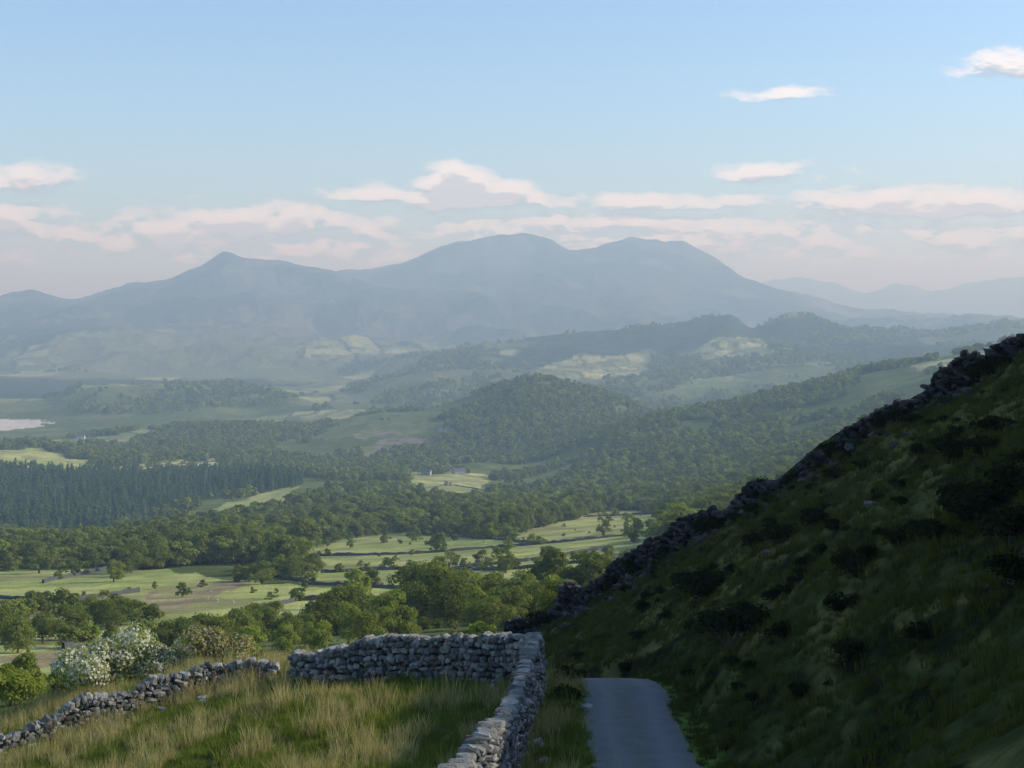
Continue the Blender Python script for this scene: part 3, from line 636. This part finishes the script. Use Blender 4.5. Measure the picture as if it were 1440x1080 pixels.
# ---------- haze (air) ----------
m,nt=newmat('haze_air');vs=nt.nodes.new('ShaderNodeVolumeScatter');vs.inputs['Color'].default_value=(.54,.78,1,1);vs.inputs['Density'].default_value=1.5e-4;vs.inputs['Anisotropy'].default_value=.1
o=nt.nodes.new('ShaderNodeOutputMaterial');nt.links.new(vs.outputs[0],o.inputs['Volume'])
bx=np.array([(x,y,z) for x in(-38000,38000) for y in(-3000,45000) for z in(-1200,780)],float)
obj('haze',mesh_np('haze',bx,[(0,1,3,2),(4,6,7,5),(0,4,5,1),(2,3,7,6),(0,2,6,4),(1,5,7,3)],[m]))
# ---------- sun & sky ----------
EL=math.radians(28);AZ=math.radians(84)
S=Vector((math.sin(AZ)*math.cos(EL),math.cos(AZ)*math.cos(EL),math.sin(EL)))
sl=bpy.data.lights.new('sun','SUN');sl.energy=5;sl.angle=math.radians(.5);sl.color=(1,.93,.78)
so=bpy.data.objects.new('sun',sl);scene.collection.objects.link(so);so.rotation_euler=(-S).to_track_quat('-Z','Y').to_euler()
w=bpy.data.worlds.new('World');scene.world=w;w.use_nodes=True;nt=w.node_tree;nt.nodes.clear()
sky=nt.nodes.new('ShaderNodeTexSky');sky.sky_type='NISHITA';sky.sun_disc=False;sky.sun_elevation=EL;sky.sun_rotation=AZ;sky.air_density=1.0;sky.dust_density=.9;sky.ozone_density=2.0
tc=nt.nodes.new('ShaderNodeTexCoord');sp=nt.nodes.new('ShaderNodeSeparateXYZ');nt.links.new(tc.outputs['Generated'],sp.inputs[0])
uu=mth(nt,'ARCTAN2',sp.outputs[0],sp.outputs[1])
hyp=mth(nt,'SQRT',mth(nt,'ADD',mth(nt,'MULTIPLY',sp.outputs[0],sp.outputs[0]),mth(nt,'MULTIPLY',sp.outputs[1],sp.outputs[1])))
vv=mth(nt,'DIVIDE',sp.outputs[2],mth(nt,'MAXIMUM',hyp,.02))
def cvec(a,b,sa,sb,off=0,dv=0):
    c=nt.nodes.new('ShaderNodeCombineXYZ');nt.links.new(mth(nt,'MULTIPLY',a,sa),c.inputs[0]);nt.links.new(mth(nt,'MULTIPLY_ADD',b,sb,dv*sb),c.inputs[1]);c.inputs[2].default_value=off;return c.outputs[0]
ELL=[(-.030,.077,.058,.009,1.7),(-.036,.086,.032,.012,1.8),(-.006,.083,.02,.008,1.5),(-.095,.079,.03,.008,1.2),(.183,.145,.034,.006,.9),(.33,.158,.04,.010,1.1),(-.33,.084,.05,.011,1.1),(-.34,.058,.06,.016,1.2),(-.17,.060,.11,.014,1.1),(.06,.062,.12,.008,1.0),(.10,.074,.10,.008,1.0),(.27,.070,.13,.012,1.25),(.17,.092,.05,.008,.95),(.33,.050,.12,.010,.8),(-.2,.044,.15,.007,.7)]
def cloudfield(dv):
    n1=noise(nt,cvec(uu,vv,34,80,1.3,dv),1.0,9,.6)
    tot=None
    for (a,b,ra,rb,s) in ELL:
        du=mth(nt,'MULTIPLY',mth(nt,'SUBTRACT',uu,a),1/ra);dvv=mth(nt,'MULTIPLY',mth(nt,'SUBTRACT',vv,b-dv),1/rb)
        e=mth(nt,'EXPONENT',mth(nt,'MULTIPLY',mth(nt,'ADD',mth(nt,'MULTIPLY',du,du),mth(nt,'MULTIPLY',dvv,dvv)),-1.0))
        e=mth(nt,'MULTIPLY',e,s);tot=e if tot is None else mth(nt,'MAXIMUM',tot,e)
    n2=noise(nt,cvec(uu,vv,3.2,34,4.4,dv),1.0,6,.6)
    band=mth(nt,'MULTIPLY',maprange(nt,vv,.015,.045,0,1,True),maprange(nt,vv,.06,.10,1,0,True))
    base=mth(nt,'MULTIPLY',band,maprange(nt,n2,.36,.62,.05,.8,True))
    d=mth(nt,'ADD',mth(nt,'MAXIMUM',tot,base),mth(nt,'MULTIPLY',mth(nt,'SUBTRACT',n1,.5),2.6))
    return mth(nt,'MULTIPLY',maprange(nt,d,.2,1.05,0,1,True),maprange(nt,mth(nt,'MAXIMUM',tot,base),.03,.3,0,1,True))
c0=cloudfield(0);c1_=cloudfield(.007)
lit=mth(nt,'SUBTRACT',c0,c1_);lf=maprange(nt,lit,-.2,.3,0,1,True)
ccol=mixc(nt,lf,(3.4,4.0,4.8),(8.2,8.0,8.0))
fac=mth(nt,'MULTIPLY',c0,.92)
bg=nt.nodes.new('ShaderNodeBackground');bg.inputs[1].default_value=.15
skyc=mixc(nt,1.0,sky.outputs[0],(1.06,1.26,1.48),'MULTIPLY')
nt.links.new(mixc(nt,fac,skyc,ccol),bg.inputs[0])
o=nt.nodes.new('ShaderNodeOutputWorld');nt.links.new(bg.outputs[0],o.inputs[0])
# ---------- camera ----------
cd=bpy.data.cameras.new('camera');cd.sensor_width=36;cd.lens=F/1440*36;cd.shift_y=-(540-HY)/1440;cd.clip_end=150000;cd.clip_start=.5
co=bpy.data.objects.new('camera',cd);scene.collection.objects.link(co);co.location=(0,0,0);co.rotation_euler=(math.pi/2,0,0);scene.camera=co
scene.view_settings.view_transform='Standard';scene.view_settings.look='None';scene.view_settings.exposure=0
print('done',time.time()-T0)
